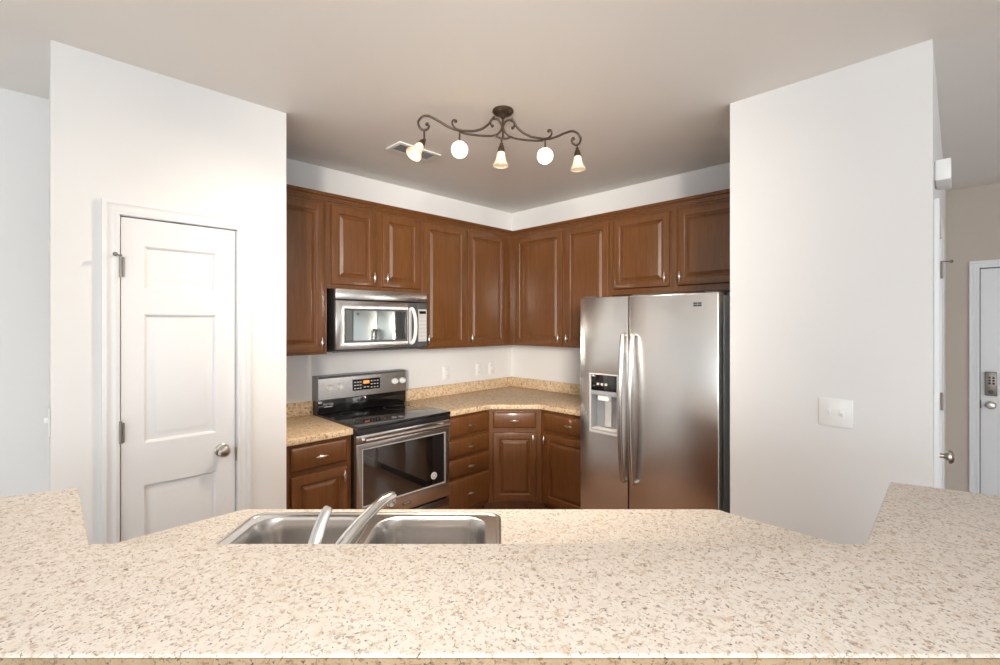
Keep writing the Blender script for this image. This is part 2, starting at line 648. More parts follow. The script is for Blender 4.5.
# pantry door (local x = world y, front is world +x)
yc = (D1Y0 + D1Y1) / 2
d1 = thing('door_1', 'narrow white three-panel pantry door with a nickel knob, shut', 'door', (PX, yc, 0), PI / 2, None, 'structure')
hw = (D1Y1 - D1Y0) / 2
casing(MB(), -hw, hw, D1Z).build('casing', M['trim'], d1)
jm = MB().box(-hw - .009, -hw - .003, .0, .11, 0, D1Z).box(hw + .003, hw + .009, 0, .11, 0, D1Z).box(-hw - .009, hw + .009, 0, .11, D1Z + .003, D1Z + .009)
jm.build('jamb', M['trim'], d1)
slab = MB()
q0, q1 = -3.181 - yc, -2.892 - yc
panelled_slab(slab, -hw + .0, hw, .012, D1Z - .002, [(q0, q1, 1.735, 1.931), (q0, q1, 1.030, 1.620), (q0, q1, .24, .838)], .004, .039)
slab.build('door_slab', M['trim'], d1)
k = knob_mb((-2.868 - yc, .004, .939)).build('door_knob', M['nickel'], d1)
MB().box(hw - .002, hw + .012, -.001, .006, .872, .940).build('strike_plate', M['nickel'], d1)
hinge(d1, -hw - .002, 1.829, stop=True)
hinge(d1, -hw - .002, 1.092)
hinge(d1, -hw - .002, .25)

# closet door in the hall face of the right wall, seen edge-on
yc = (D2Y0 + D2Y1) / 2
d2 = thing('door_2', 'white closet door seen almost edge-on in the hall side of the right wall', 'door', (RX1, yc, 0), PI / 2, None, 'structure')
hw = (D2Y1 - D2Y0) / 2
casing(MB(), -hw, hw, D2Z).build('casing', M['trim'], d2)
slab = MB()
panelled_slab(slab, -hw, hw, .012, D2Z - .002, [(-hw + .11, hw - .11, 1.735, 1.931), (-hw + .11, hw - .11, 1.03, 1.62), (-hw + .11, hw - .11, .24, .838)], .004, .039)
slab.build('door_slab', M['trim'], d2)
knob_mb((-hw + .40, .004, .915), .034).build('door_knob', M['nickel'], d2)
hinge(d2, hw + .002, 1.875, stop=True, mirror=-1)
hinge(d2, hw + .002, 1.135)

# front door in the hall wall (local x = world x, front is world -y)
xc = (D3X0 + D3X1) / 2
hw = (D3X1 - D3X0) / 2
d3 = thing('door_3', 'white front door at the end of the hall with keypad lock', 'door', (xc, HALL_Y, 0), 0, None, 'structure')
casing(MB(), -hw, hw, D3Z).build('casing', M['trim'], d3)
slab = MB()
panelled_slab(slab, -hw, hw, .012, D3Z - .002, [(-hw + .17, hw - .17, 1.60, 1.90), (-hw + .17, hw - .17, .95, 1.45), (-hw + .17, hw - .17, .2, .8)], .012, .05)
slab.build('door_slab', M['trim'], d3)
MB().box(-hw - .011, -hw - .0005, .02, .05, 0, D3Z + .01).box(-hw, hw, .02, .05, D3Z, D3Z + .01).build('weatherstrip', M['darkgrey'], d3)
kp = MB().box(3.535 - xc - .036, 3.535 - xc + .036, -.012, .013, .97, 1.172, .006).build('keypad_lock', M['aged'], d3)
for r in range(3):
    for c in range(2):
        MB().box(3.520 - xc + c * .022, 3.534 - xc + c * .022, -.0145, -.011, 1.115 - r * .024, 1.131 - r * .024, .001).build('key', M['bronze'], kp)
MB().lathe([(.016, 0), (.016, .006), (.006, .008)], 16, Matrix.Translation((3.535 - xc, -.012, 1.005)) @ Matrix.Rotation(PI / 2, 4, 'X')).build('key_cylinder', M['darkgrey'], kp)
knob_mb((3.535 - xc, .012, .892), .03).build('door_knob', M['nickel'], d3)
MB().box(-hw - .006, -hw + .004, .008, .02, .86, .93).build('strike_plate', M['darkgrey'], d3)


# ------------------------------------------------------------------ cabinets
def pull(parent, c, vertical):
    """T-shaped pull: a short post with a tapered spindle bar"""
    p = MB()
    cx, cy, cz = c
    p.tube([(cx, cy, cz), (cx, cy - .022, cz)], [.0055, .0045], 10)
    L = .037
    prof = [(-1, .0028), (-.7, .0052), (-.35, .0088), (0, .0104), (.35, .0088), (.7, .0052), (1, .0028)]
    if vertical:
        p.tube([(cx, cy - .026, cz + t * L) for t, _ in prof], [r for _, r in prof], 12)
    else:
        p.tube([(cx + t * L, cy - .026, cz) for t, _ in prof], [r for _, r in prof], 12)
    return p.build('pull', M['nickel'], parent)


def cab_door(parent, x0, x1, z0, z1, pull_at=None):
    prof = [(0, -.001), (0, -.015), (.003, -.0195), (.007, -.021), (.049, -.021), (.0515, -.0204), (.0535, -.0188), (.0548, -.016), (.057, -.0095), (.063, -.008), (.0815, -.0172), (.0845, -.0188), (.088, -.0198), (.092, -.020)]
    d = MB().loops([rect_loop(x0, x1, z0, z1, i, y) for i, y in prof], True, True).build('door', M['wood'], parent)
    if pull_at:
        pull(d, (pull_at[0], -.021, pull_at[1]), True)
    return d


def cab_drawer(parent, x0, x1, z0, z1):
    prof = [(0, -.001), (0, -.012), (.004, -.017), (.012, -.021)]
    d = MB().loops([rect_loop(x0, x1, z0, z1, i, y) for i, y in prof], True, True).build('drawer', M['wood'], parent)
    pull(d, ((x0 + x1) / 2, -.021, (z0 + z1) / 2), False)
    return d


def face_frame(parent, x0, x1, z0, z1, xs, zs, t=.019):
    """frame with stiles at xs (centre, width) and rails at zs, front at y=0"""
    f = MB()
    for c, w in xs:
        f.box(c - w / 2, c + w / 2, 0, t, z0, z1, .001, 1)
    for c, h in zs:
        f.box(x0, x1, .0005, t, c - h / 2, c + h / 2)
    return f.build('face_frame', M['wood'], parent)


def wall_cabinet(label, loc, rotz, x0, x1, z0, z1, depth, doors, stiles):
    """x0..x1 local, origin at the cabinet's lower front edge"""
    t = thing('wall_cabinet', label, 'cabinet', loc, rotz, 'brown wall cabinets')
    MB().box(x0, x1, .019, depth, 0, z1 - z0, .001, 1).build('carcass', M['wood'], t)
    face_frame(t, x0, x1, 0, z1 - z0, stiles, [(.019, .038), (z1 - z0 - .02, .04)])
    for (a, b, c, d, side) in doors:
        pz = c + .062 - z0
        px = {'l': a + .026, 'r': b - .026}[side]
        cab_door(t, a, b, c - z0, d - z0, (px, pz))
    return t


TOP = 2.403
DT = 2.382
UX = .325
# left wall run (local x = world y - yc)
yc = -2.35
wall_cabinet('tall brown wall cabinet at the far left, next to the pantry wall', (UX, yc, 1.37), PI / 2, PY1 + .002 - yc, -2.152 - yc, 1.37, TOP, UX - .001,
             [(-2.56 - yc + .02, -2.176 - yc, 1.385, DT, 'r')], [(-2.165 - yc, .026), (PY1 + .012 - yc, .02)])
yc = -1.7635
wall_cabinet('short brown two-door wall cabinet above the microwave', (UX, yc, 1.815), PI / 2, -2.151 - yc, -1.376 - yc, 1.815, TOP, UX - .001,
             [(-2.128 - yc, -1.791 - yc, 1.845, DT, 'r'), (-1.738 - yc, -1.405 - yc, 1.845, DT, 'l')], [(-2.139 - yc, .024), (-1.7645 - yc, .07), (-1.39 - yc, .028)])
yc = -.86
wall_cabinet('tall brown two-door wall cabinet between microwave and corner', (UX, yc, 1.37), PI / 2, -1.375 - yc, -.001 - yc, 1.37, TOP, UX - .001,
             [(-1.366 - yc, -.931 - yc, 1.385, DT, 'l'), (-.907 - yc, -.450 - yc, 1.385, DT, 'l')], [(-1.367 - yc, .016), (-.919 - yc, .04), (-.3875 - yc, .125)])
# right wall run
xc = .86
wall_cabinet('tall brown two-door wall cabinet between corner and refrigerator', (xc, -UX, 1.37), 0, UX + .001 - xc, 1.404 - xc, 1.37, TOP, UX - .001,
             [(.375 - xc, .928 - xc, 1.385, DT, 'r'), (.960 - xc, 1.382 - xc, 1.385, DT, 'l')], [(.35 - xc, .05), (.944 - xc, .05), (1.393 - xc, .022)])
xc = 1.93
wall_cabinet('short brown two-door wall cabinet above the refrigerator', (xc, -UX, 1.80), 0, 1.405 - xc, RX0 - .002 - xc, 1.80, TOP, UX - .001,
             [(1.427 - xc, 1.880 - xc, 1.845, DT, 'r'), (1.938 - xc, 2.40 - xc, 1.845, DT, 'l')], [(1.416 - xc, .022), (1.909 - xc, .075), (2.44 - xc, .088)])


# crown along the top of the wall cabinets
def crown(name, a, b, horizontal, label):
    prof = [(.002, TOP + .0005), (-.010, TOP + .001), (-.012, TOP + .010), (-.018, TOP + .013), (-.021, TOP + .022), (-.034, TOP + .031), (-.037, TOP + .039), (-.042, TOP + .042), (-.042, TOP + .047), (.002, TOP + .047)]
    lps = []
    for s, m_ in ((a, 0), (b, 1)):
        lp = []
        for d, z in prof:
            out = UX - d
            # mitre at the inside corner
            pos = s
            if s == 'corner':
                pos = -out if horizontal == 'y' else out
            lp.append((out, pos, z) if horizontal == 'y' else (pos, -out, z))
        lps.append(lp)
    mb = MB().loops(lps, True, True)
    o = mb.build(name, M['wood'])
    o['kind'] = 'structure'
    o['label'] = label
    o['category'] = 'crown moulding'


crown('trim_1', PY1 + .002, 'corner', 'y', 'brown stepped crown strip on top of the left wall cabinets')
crown('trim_2', 'corner', RX0 - .002, 'x', 'brown stepped crown strip on top of the right wall cabinets')

BX = .61


def base_cabinet(label, loc, rotz, x0, x1, depth, stiles, rails):
    t = thing('base_cabinet', label, 'cabinet', loc, rotz, 'brown base cabinets')
    MB().box(x0, x1, .019, depth, .1, .873, .001, 1).build('carcass', M['wood'], t)
    MB().box(x0, x1, .075, .09, 0, .1).build('toe_kick', M['wood'], t)
    face_frame(t, x0, x1, .1, .873, stiles, rails)
    return t


yc = -2.34
t = base_cabinet('brown base cabinet with one drawer over a door, left of the range', (BX, yc, 0), PI / 2, PY1 + .002 - yc, -2.121 - yc, BX - .002,
                 [(PY1 + .03 - yc, .058), (-2.14 - yc, .036)], [(.86, .026), (.695, .03), (.12, .04)])
cab_drawer(t, -2.497 - yc, -2.158 - yc, .715, .852)
cab_door(t, -2.497 - yc, -2.158 - yc, .13, .682, (-2.158 - yc - .026, .632))

yc = -1.14
t = base_cabinet('brown base cabinet of four stacked drawers, right of the range', (BX, yc, 0), PI / 2, -1.365 - yc, -.916 - yc, BX - .002,
                 [(-1.35 - yc, .03), (-.925 - yc, .02)], [(.865, .016), (.695, .026), (.542, .026), (.388, .026), (.115, .03)])
for z0, z1 in ((.710, .855), (.556, .683), (.402, .530), (.135, .376)):
    cab_drawer(t, -1.358 - yc, -.922 - yc, z0, z1)

# corner base cabinet with a 45 degree front
cx, cy = (.61 + .914) / 2, -(.914 + .61) / 2
t = thing('base_cabinet', 'brown corner base cabinet facing straight out, one drawer over a door', 'cabinet', (cx, cy, 0), PI / 4, 'brown base cabinets')


def wl(x, y):
    dx, dy = x - cx, y - cy
    return ((dx + dy) * R2, (-dx + dy) * R2)


e = .0135
MB().prism([wl(.002, -.914), wl(.61 - e, -.914), wl(.914, -.61 + e), wl(.914, -.002), wl(.002, -.002)], .1, .873).build('carcass', M['wood'], t)
MB().prism([wl(.4, -.914), wl(.555, -.914), wl(.914, -.555), wl(.914, -.4)], 0, .1).build('toe_kick', M['wood'], t)
W = .215
face_frame(t, -W, W, .1, .873, [(-W + .016, .032), (W - .016, .032)], [(.862, .022), (.701, .034), (.115, .03)])
cab_drawer(t, -.178, .172, .720, .850)
cab_door(t, -.178, .172, .125, .683, (.172 - .026, .632))

xc = 1.22
t = base_cabinet('brown base cabinet with one drawer over a door, left of the refrigerator', (xc, -BX, 0), 0, .916 - xc, 1.52 - xc, BX - .002,
                 [(.932 - xc, .03), (1.508 - xc, .024)], [(.862, .022), (.695, .03), (.115, .03)])
cab_drawer(t, .952 - xc, 1.49 - xc, .712, .852)
cab_door(t, .952 - xc, 1.49 - xc, .125, .684, (.952 - xc + .028, .634))

# worktops on the wall runs
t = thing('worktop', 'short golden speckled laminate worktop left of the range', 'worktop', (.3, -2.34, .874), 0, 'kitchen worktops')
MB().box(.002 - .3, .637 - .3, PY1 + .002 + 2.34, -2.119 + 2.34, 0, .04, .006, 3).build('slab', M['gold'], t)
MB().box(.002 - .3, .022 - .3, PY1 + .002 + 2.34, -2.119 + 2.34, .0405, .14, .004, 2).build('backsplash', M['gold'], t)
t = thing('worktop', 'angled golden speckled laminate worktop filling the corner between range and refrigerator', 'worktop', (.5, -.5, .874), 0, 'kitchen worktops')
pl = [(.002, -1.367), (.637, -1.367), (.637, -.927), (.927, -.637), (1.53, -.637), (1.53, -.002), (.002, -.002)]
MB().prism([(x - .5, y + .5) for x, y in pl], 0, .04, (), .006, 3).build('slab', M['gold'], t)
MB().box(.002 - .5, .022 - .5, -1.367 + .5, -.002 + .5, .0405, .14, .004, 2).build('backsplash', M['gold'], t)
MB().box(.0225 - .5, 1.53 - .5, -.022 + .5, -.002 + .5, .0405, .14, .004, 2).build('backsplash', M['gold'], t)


# ------------------------------------------------------------------ range
yc = -1.745
rg = thing('range', 'stainless steel electric range with black glass top, between the base cabinets', 'range', (.67, yc, 0), PI / 2)
H = .371
MB().box(-H, H, .035, .645, .06, .905, .002, 1).build('body', M['black'], rg)
for s in (-1, 1):
    for yy in (.09, .58):
        MB().lathe([(.02, 0), (.02, .02), (.012, .022), (.012, .062)], 12, Matrix.Translation((s * .33, yy, 0))).build('foot', M['black'], rg)
ct = MB().prism([(-H - .001, -.012), (H + .001, -.012), (H + .001, .575), (-H - .001, .575)], .906, .926, (), .005, 3).build('cooktop', M['black_glass'], rg)
MB().box(-H - .001, H + .001, -.008, .03, .868, .9055, .004).build('front_band', M['black'], rg)
for bx, by, br in ((-.19, .16, .105), (.19, .16, .085), (-.19, .42, .08), (.19, .42, .105)):
    MB().lathe([(br - .003, .9262), (br - .003, .9265), (br, .9265), (br, .9262)], 40, Matrix.Translation((bx, by, 0)), False, False).build('burner_ring', M['darkgrey'], ct)
MB().box(-H, H, .0, .034, .816, .867, .003).build('trim_rail', M['steel'], rg)
# oven door
od = MB()
frame_prism(od, -H, H, .302, .812, -.329, .329, .410, .775, .0, .034, .003)
od = od.build('oven_door', M['steel'], rg)
MB().box(-.329, .329, .006, .03, .410, .775).build('window', M['oven_glass'], od)
wt = MB()
frame_prism(wt, -.333, .333, .406, .779, -.327, .327, .412, .773, -.0015, .006)
wt.build('window_trim', M['light_plastic'], od)
hb = MB()
hb.tube([(-.335, -.048, .842), (.335, -.048, .842)], .0125, 14)
for s in (-1, 1):
    hb.tube([(s * .318, .0, .834), (s * .318, -.03, .838), (s * .318, -.048, .842)], [.016, .013, .012], 12)
hb.build('handle', M['steel'], od)
bdg = MB().lathe([(.026, 0), (.026, .0015), (.023, .0025)], 28, Matrix.Translation((-1.512 - yc, .0055, .478)) @ Matrix.Rotation(PI / 2, 4, 'X')).build('badge', M['white_plastic'], od)
MB().lathe([(.012, .0026), (.012, .0032), (.015, .0032), (.015, .0026)], 24, Matrix.Translation((-1.512 - yc, .0055, .478)) @ Matrix.Rotation(PI / 2, 4, 'X'), False, False).build('badge_ring', M['darkgrey'], od)
MB().box(-.035, .035, -.0015, .0005, .340, .354, .0005, 1).build('nameplate', M['darkgrey'], od)
text_part('nameplate_lettering', 'MAYTAG', .012, (0, -.0016, .347), FRONT, M['print_white'], od)
# storage drawer
MB().box(-H, H, .002, .034, .075, .285, .004).build('storage_drawer', M['steel'], rg)
# backguard: lower black glass and sloped steel control panel
bgd = MB().box(-.371, .371, .597, .665, .905, 1.165, .004).build('backguard', M['darkgrey'], rg)
MB().box(-.368, .368, .575, .597, .927, 1.022, .003).build('lower_panel', M['black_glass'], rg)
cp = MB()
cp.loops([[(-.368, .662, 1.188), (-.368, .590, 1.188), (-.368, .572, 1.176), (-.368, .567, 1.024), (-.368, .662, 1.018)],
          [(.368, .662, 1.188), (.368, .590, 1.188), (.368, .572, 1.176), (.368, .567, 1.024), (.368, .662, 1.018)]], True, True)
cp = cp.build('control_panel', M['steel'], rg)
MB().box(-.374, -.3685, .565, .665, 1.015, 1.192, .002).box(.3685, .374, .565, .665, 1.015, 1.192, .002).box(-.374, .374, .585, .665, 1.188, 1.193, .002).build('panel_surround', M['grey_plastic'], rg)
tilt = Matrix.Rotation(math.radians(-2), 4, 'X')
for kx in (-.285, -.205, .262, .333):
    kb = MB().lathe([(.024, 0), (.024, .003), (.019, .006), (.0185, .022), (.016, .026), (.002, .027)], 22, Matrix.Translation((kx, .569, 1.108)) @ Matrix.Rotation(PI / 2, 4, 'X'))
    kb.box(kx - .004, kx + .004, .5385, .546, 1.091, 1.125, .0015)
    kb.build('knob', M['white_plastic'], cp)
MB().box(-.105, .125, .5655, .571, 1.066, 1.150, .001, 1).build('display_glass', M['black_glass'], cp)
MB().box(-.018, .030, .5648, .5655, 1.114, 1.136).build('clock_display', M['display'], cp)
for r in range(3):
    for c in range(3):
        MB().box(-.094 + c * .022, -.080 + c * .022, .5648, .5655, 1.078 + r * .024, 1.085 + r * .024).build('key', M['print_white'], cp)
        MB().box(.044 + c * .026, .058 + c * .026, .5648, .5655, 1.078 + r * .024, 1.085 + r * .024).build('key', M['print_white'], cp)
for c in range(2):
    MB().box(-.016 + c * .028, .002 + c * .028, .5648, .5655, 1.084, 1.090).build('key', M['print_white'], cp)
text_part('lettering', 'MAYTAG', .019, (-.292, .5745, .988), FRONT, M['print_white'], rg)
MB().box(-.322, -.262, .5743, .5748, .968, .973).build('lettering_underline', M['print_white'], rg)

# ------------------------------------------------------------------ microwave (over the range)
yc = -1.751
mw = thing('microwave', 'stainless steel over-the-range microwave under the short wall cabinet', 'microwave', (.40, yc, 1.392), PI / 2)
Z = 1.392
MB().box(-.374, .374, .022, .398, 0, 1.812 - Z, .003).build('body', M['black'], mw)
MB().box(-.374, .374, .0, .0215, 1.742 - Z, 1.812 - Z, .003).build('vent_panel', M['steel'], mw)
dr = MB()
frame_prism(dr, -.374, .196, .006, 1.732 - Z, -.312, .190, 1.446 - Z, 1.678 - Z, .0, .0215, .003)
dr = dr.build('door', M['steel'], mw)
MB().box(-.312, .190, .005, .0215, 1.446 - Z, 1.678 - Z).build('window', M['micro_glass'], dr)
wt = MB()
frame_prism(wt, -.314, .192, 1.444 - Z, 1.680 - Z, -.300, .178, 1.458 - Z, 1.666 - Z, .003, .005)
wt.build('window_border', M['darkgrey'], dr)
MB().box(.197, .278, .001, .0215, .006, 1.732 - Z, .002).build('handle_plate', M['darkgrey'], dr)
hp = spline([(.226, .001, 1.690 - Z), (.226, -.026, 1.676 - Z), (.226, -.050, 1.62 - Z), (.226, -.057, 1.555 - Z), (.226, -.050, 1.49 - Z), (.226, -.026, 1.440 - Z), (.226, .001, 1.428 - Z)], 5)
MB().box(.201, .226, -.004, .0012, 1.425 - Z, 1.695 - Z, .004).build('handle_base', M['light_plastic'], dr)
MB().tube(hp, .0135, 12).build('handle', M['white_plastic'], dr)
cpn = MB().box(.279, .374, .001, .0215, .006, 1.732 - Z, .002).build('control_panel', M['darkgrey'], mw)
MB().box(.288, .366, -.0015, .0012, 1.437 - Z, 1.686 - Z, .001, 1).build('keypad', M['light_plastic'], cpn)
MB().box(.296, .358, -.0022, -.0014, 1.650 - Z, 1.672 - Z).build('display', M['black_glass'], cpn)
for r in range(6):
    for c in range(3):
        MB().box(.297 + c * .022, .314 + c * .022, -.0022, -.0014, 1.458 - Z + r * .029, 1.472 - Z + r * .029).build('key', M['light_key'], cpn)
MB().lathe([(.009, 0), (.009, .0015), (.006, .002)], 18, Matrix.Translation((.0, -.0, 1.773 - Z)) @ Matrix.Rotation(PI / 2, 4, 'X')).build('emblem', M['light_plastic'], mw)
MB().box(-.374, .374, .03, .36, -.012, -.0005, .003).build('underside_grille', M['darkgrey'], mw)

# ------------------------------------------------------------------ refrigerator
fx = 1.9875
fr = thing('refrigerator', 'tall stainless steel side-by-side refrigerator with bowed handles and a dispenser', 'refrigerator', (fx, -.95, 0), 0)
F0, F1 = 1.54 - fx, 2.432 - fx
GAP = 1.898 - fx
MB().box(F0 + .003, F1 - .003, .092, .91, .03, 1.735, .006).build('body', M['fridge_side'], fr)
MB().box(F0 + .02, F1 - .02, .05, .11, .0, .075, .004).build('base_grille', M['black'], fr)
MB().box(F0 + .03, F1 - .03, .3, .85, 0, .03).build('plinth', M['black'], fr)
for xx in (F0 + .05, F1 - .05):
    MB().box(xx - .04, xx + .04, .03, .16, 1.7355, 1.757, .008).build('hinge_cover', M['darkgrey'], fr)
fz = MB()
DX0, DX1, DZ0, DZ1 = 1.622 - fx, 1.822 - fx, .872, 1.246
frame_prism(fz, F0, GAP - .003, .085, 1.748, DX0, DX1, DZ0, DZ1, .0, .080, .007)
fz = fz.build('freezer_door', M['steel'], fr)
rd = MB().box(GAP + .003, F1, .0, .080, .085, 1.748, .007, 3).build('fridge_door', M['steel'], fr)
MB().box(F0 + .012, GAP - .012, .0805, .0915, .09, 1.74).build('gasket', M['grey_plastic'], fz)
MB().box(GAP + .012, F1 - .012, .0805, .0915, .09, 1.74).build('gasket', M['grey_plastic'], rd)


def fridge_handle(parent, x, sgn):
    pts = spline([(x, .004, 1.508), (x, -.016, 1.506), (x, -.030, 1.485), (x, -.042, 1.40), (x, -.056, 1.22), (x, -.060, 1.05), (x, -.056, .88), (x, -.042, .70), (x, -.030, .622), (x, -.016, .602), (x, .004, .60)], 6)
    o = MB().tube(pts, .0145, 14, .9).build('handle', M['steel'], parent)
    return o


h1 = fridge_handle(fz, 1.873 - fx, -1)
h2 = fridge_handle(rd, 1.936 - fx, 1)
# dispenser
bz = MB()
frame_prism(bz, DX0 - .006, DX1 + .006, DZ0 - .008, DZ1 + .006, DX0 + .003, DX1 - .003, DZ0 + .006, DZ1 - .003, -.004, .004, .002)
bz.build('dispenser_bezel', M['light_plastic'], fz)
rc = MB()
rc.box(DX0, DX1, .068, .074, DZ0, DZ1).box(DX0, DX0 + .006, .002, .068, DZ0, DZ1).box(DX1 - .006, DX1, .002, .068, DZ0, DZ1).box(DX0, DX1, .002, .068, DZ0, DZ0 + .012)
rc.build('dispenser_recess', M['grey_plastic'], fz)
MB().box(DX0 + .006, DX1 - .006, -.002, .066, DZ1 - .105, DZ1 - .004, .003).build('dispenser_panel', M['black_glass'], fz)
for k_ in range(3):
    MB().box(DX0 + .05 + k_ * .03, DX0 + .068 + k_ * .03, -.0028, -.0018, DZ1 - .07, DZ1 - .055).build('dispenser_key', M['light_plastic'], fz)
MB().box(DX0 + .006, DX1 - .006, .0, .066, DZ1 - .137, DZ1 - .106, .003).build('dispenser_shelf', M['grey_plastic'], fz)
MB().box(DX0 + .05, DX0 + .13, .006, .05, DZ1 - .172, DZ1 - .1375, .006).build('dispenser_spout', M['white_plastic'], fz)
MB().box(DX0 + .075, DX0 + .125, .05, .058, DZ0 + .03, DZ1 - .175, .003).build('dispenser_paddle', M['light_plastic'], fz)
MB().box(DX0 + .008, DX1 - .008, .0, .066, DZ0 + .0125, DZ0 + .022, .002).build('drip_tray', M['light_plastic'], fz)
bdx = 2.320 - fx
MB().box(bdx - .023, bdx + .023, -.0012, .0005, 1.671, 1.697, .0004, 1).build('badge', M['fridge_side'], rd)
for zz in (1.6895, 1.6775):
    MB().box(bdx - .0225, bdx - .001, -.002, -.001, zz - .0045, zz + .0045).box(bdx + .001, bdx + .0225, -.002, -.001, zz - .0045, zz + .0045).build('badge_lettering', M['print_dark'], rd)


# ------------------------------------------------------------------ peninsula: half wall, bar top, counter, sink
def cw(X, Y):
    """view-aligned peninsula frame (origin on the floor at CAM) to world"""
    return (CAMX + X * R2 - Y * R2, CAMY + X * R2 + Y * R2)


def isect(p, d, q, f):
    """p + s d = q + u f"""
    det = d[0] * (-f[1]) + f[0] * d[1]
    s = ((q[0] - p[0]) * (-f[1]) + f[0] * (q[1] - p[1])) / det
    return (p[0] + s * d[0], p[1] + s * d[1])


OX, OY = 0.0, 1.2
pen_loc = (*cw(OX, OY), 0)


def pl_(pts):
    return [(x - OX, y - OY) for x, y in pts]


A, B = (-.952, 1.059), (.847, 1.059)
AE, BE = (-1.312, 1.422), (1.255, 1.471)
left_d, right_d = (-R2, R2), (R2, R2)
AO = (-1.648, 1.25)
BO = (1.585, 1.29)
bar_poly = [A, B, BE, BO, (.988, .702), (-1.092, .702), AO, AE]
# order: counter-clockwise
bar_poly = [(-1.092, .702), (.988, .702), BO, BE, B, A, AE, AO]
bt = MB().prism(pl_(bar_poly), 1.03, 1.07, (), .005, 3).build('bar_top', M['bar'])
bt.location = pen_loc
bt.rotation_euler = (0, 0, PI / 4)
MB().prism(pl_([(-1.0945, .699), (.9905, .699), (.988, .7018), (-1.092, .7018)]), 1.0305, 1.0655).build('dimmed_edge_band', M['dimmed_band'], bt)  # front strip toned down in colour against the light it faces
tag(bt, 'long speckled laminate bar top paled by painted-in glare, with angled ends in the foreground', 'bar top')


def off(pts_line, d):
    return pts_line


# half wall under the bar: inner face .04 outside the bar's inner edge, .13 thick
def shifted(i_off):
    """corner points of the bar's inner edge moved outward (towards the room) by i_off"""
    nl, nr = (-R2, -R2), (R2, -R2)
    a0 = (A[0] + nl[0] * i_off, A[1] + nl[1] * i_off)
    b0 = (B[0] + nr[0] * i_off, B[1] + nr[1] * i_off)
    y = A[1] - i_off
    a = isect(a0, left_d, (0, y), (1, 0))
    b = isect(b0, right_d, (0, y), (1, 0))
    return a, b


ai, bi = shifted(.04)
ao, bo = shifted(.16)
L1, L2 = .455, .53
pw = [(ao[0] - R2 * L1, ao[1] + R2 * L1), ao, bo, (bo[0] + R2 * L2, bo[1] + R2 * L2), (bi[0] + R2 * L2, bi[1] + R2 * L2), bi, ai, (ai[0] - R2 * L1, ai[1] + R2 * L1)]
w_ = MB().prism(pl_(pw), 0, 1.0295).build('wall_peninsula', M['wall'], None, True)
w_.location = pen_loc
w_.rotation_euler = (0, 0, PI / 4)
w_['kind'] = 'structure'
w_['label'] = 'white half wall carrying the bar top'
w_['category'] = 'wall'

KB = 1.638
P1, P6 = (-.915, KB), (.758, KB)
P2 = isect(P1, (-R2, -R2), ai, left_d)
P5s = (.800, KB - .030)
P5 = isect(P5s, (R2, -R2), bi, right_d)
g = .002
ctr_poly = [(ai[0], ai[1] + g), (bi[0], bi[1] + g), (P5[0] - g, P5[1] + g), P5s, (.786, KB - .009), P6, (P1[0] + .012, KB), (P1[0] - .008, KB - .006), (P2[0] + g, P2[1] + g)]
SX0, SX1, SY0, SY1 = -.856, .004, 1.036, 1.596
hole = rrect(SX0 + .018, SX1 - .018, SY0 + .018, SY1 - .018, .03, 4)
pc = MB().prism(pl_(ctr_poly), .874, .914, [pl_(hole)], .005, 3).build('worktop', M['bar'])
pc.location = pen_loc
pc.rotation_euler = (0, 0, PI / 4)
tag(pc, 'lower speckled laminate worktop paled by painted-in glare, behind the bar top, holding the sink', 'worktop', 'kitchen worktops')

# cabinets under the lower counter, facing the kitchen
FY = 1.606


def pen_cabinet(label, poly, X0, X1, xc_):
    t = thing('base_cabinet', label, 'cabinet', (*cw(xc_, FY), 0), PI / 4 + PI, 'brown base cabinets')
    lp = [(-(x - xc_), FY - y) for x, y in poly]
    cen = (sum(p[0] for p in lp) / len(lp), sum(p[1] for p in lp) / len(lp))
    inner = [(cen[0] + (p[0] - cen[0]) * .95, cen[1] + (p[1] - cen[1]) * .95) for p in lp]
    MB().prism(lp, .1, .873, [inner]).prism(inner, .1, .118).build('carcass', M['wood'], t)
    MB().box(-(X1 - xc_) + .01, -(X0 - xc_) - .01, .075, .09, 0, .0995).build('toe_kick', M['wood'], t)
    a, b = -(X1 - xc_), -(X0 - xc_)
    m = (a + b) / 2
    for s0, s1, sd in ((a + .03, m - .01, 1), (m + .01, b - .03, -1)):
        cab_door(t, s0, s1, .13, .682, ((s1 - .026) if sd > 0 else (s0 + .026), .632))
        cab_drawer(t, s0, s1, .712, .852)
    return t


pen_cabinet('brown sink base cabinet under the left half of the peninsula worktop',
            [(-.93, FY - .001), (-.001, FY - .001), (-.001, ai[1] + .012), (ai[0] + .02, ai[1] + .012), (P2[0] + .05, P2[1] - .01)], -.9, 0, -.45)
pen_cabinet('brown base cabinet under the right half of the peninsula worktop',
            [(.001, FY - .001), (.77, FY - .001), (P5[0] - .06, P5[1] - .01), (bi[0] - .02, bi[1] + .012), (.001, bi[1] + .012)], 0, .77, .385)

# sink
sk = thing('sink', 'stainless steel double-bowl drop-in sink in the lower worktop', 'sink', (*cw((SX0 + SX1) / 2, (SY0 + SY1) / 2), .914), PI / 4)
scx, scy = (SX0 + SX1) / 2, (SY0 + SY1) / 2


def sl(x0, x1, y0, y1, r, n=6):
    return [(x - scx, y - scy) for x, y in rrect(x0, x1, y0, y1, r, n)]


bowls = [(-.812, -.432, 1.150, 1.562), (-.410, -.042, 1.150, 1.562)]
dk = MB()
dk.prism(sl(SX0 + .016, SX1 - .016, SY0 + .016, SY1 - .016, .04), .0005, .0035, [sl(*b_, .075, 8) for b_ in bowls])
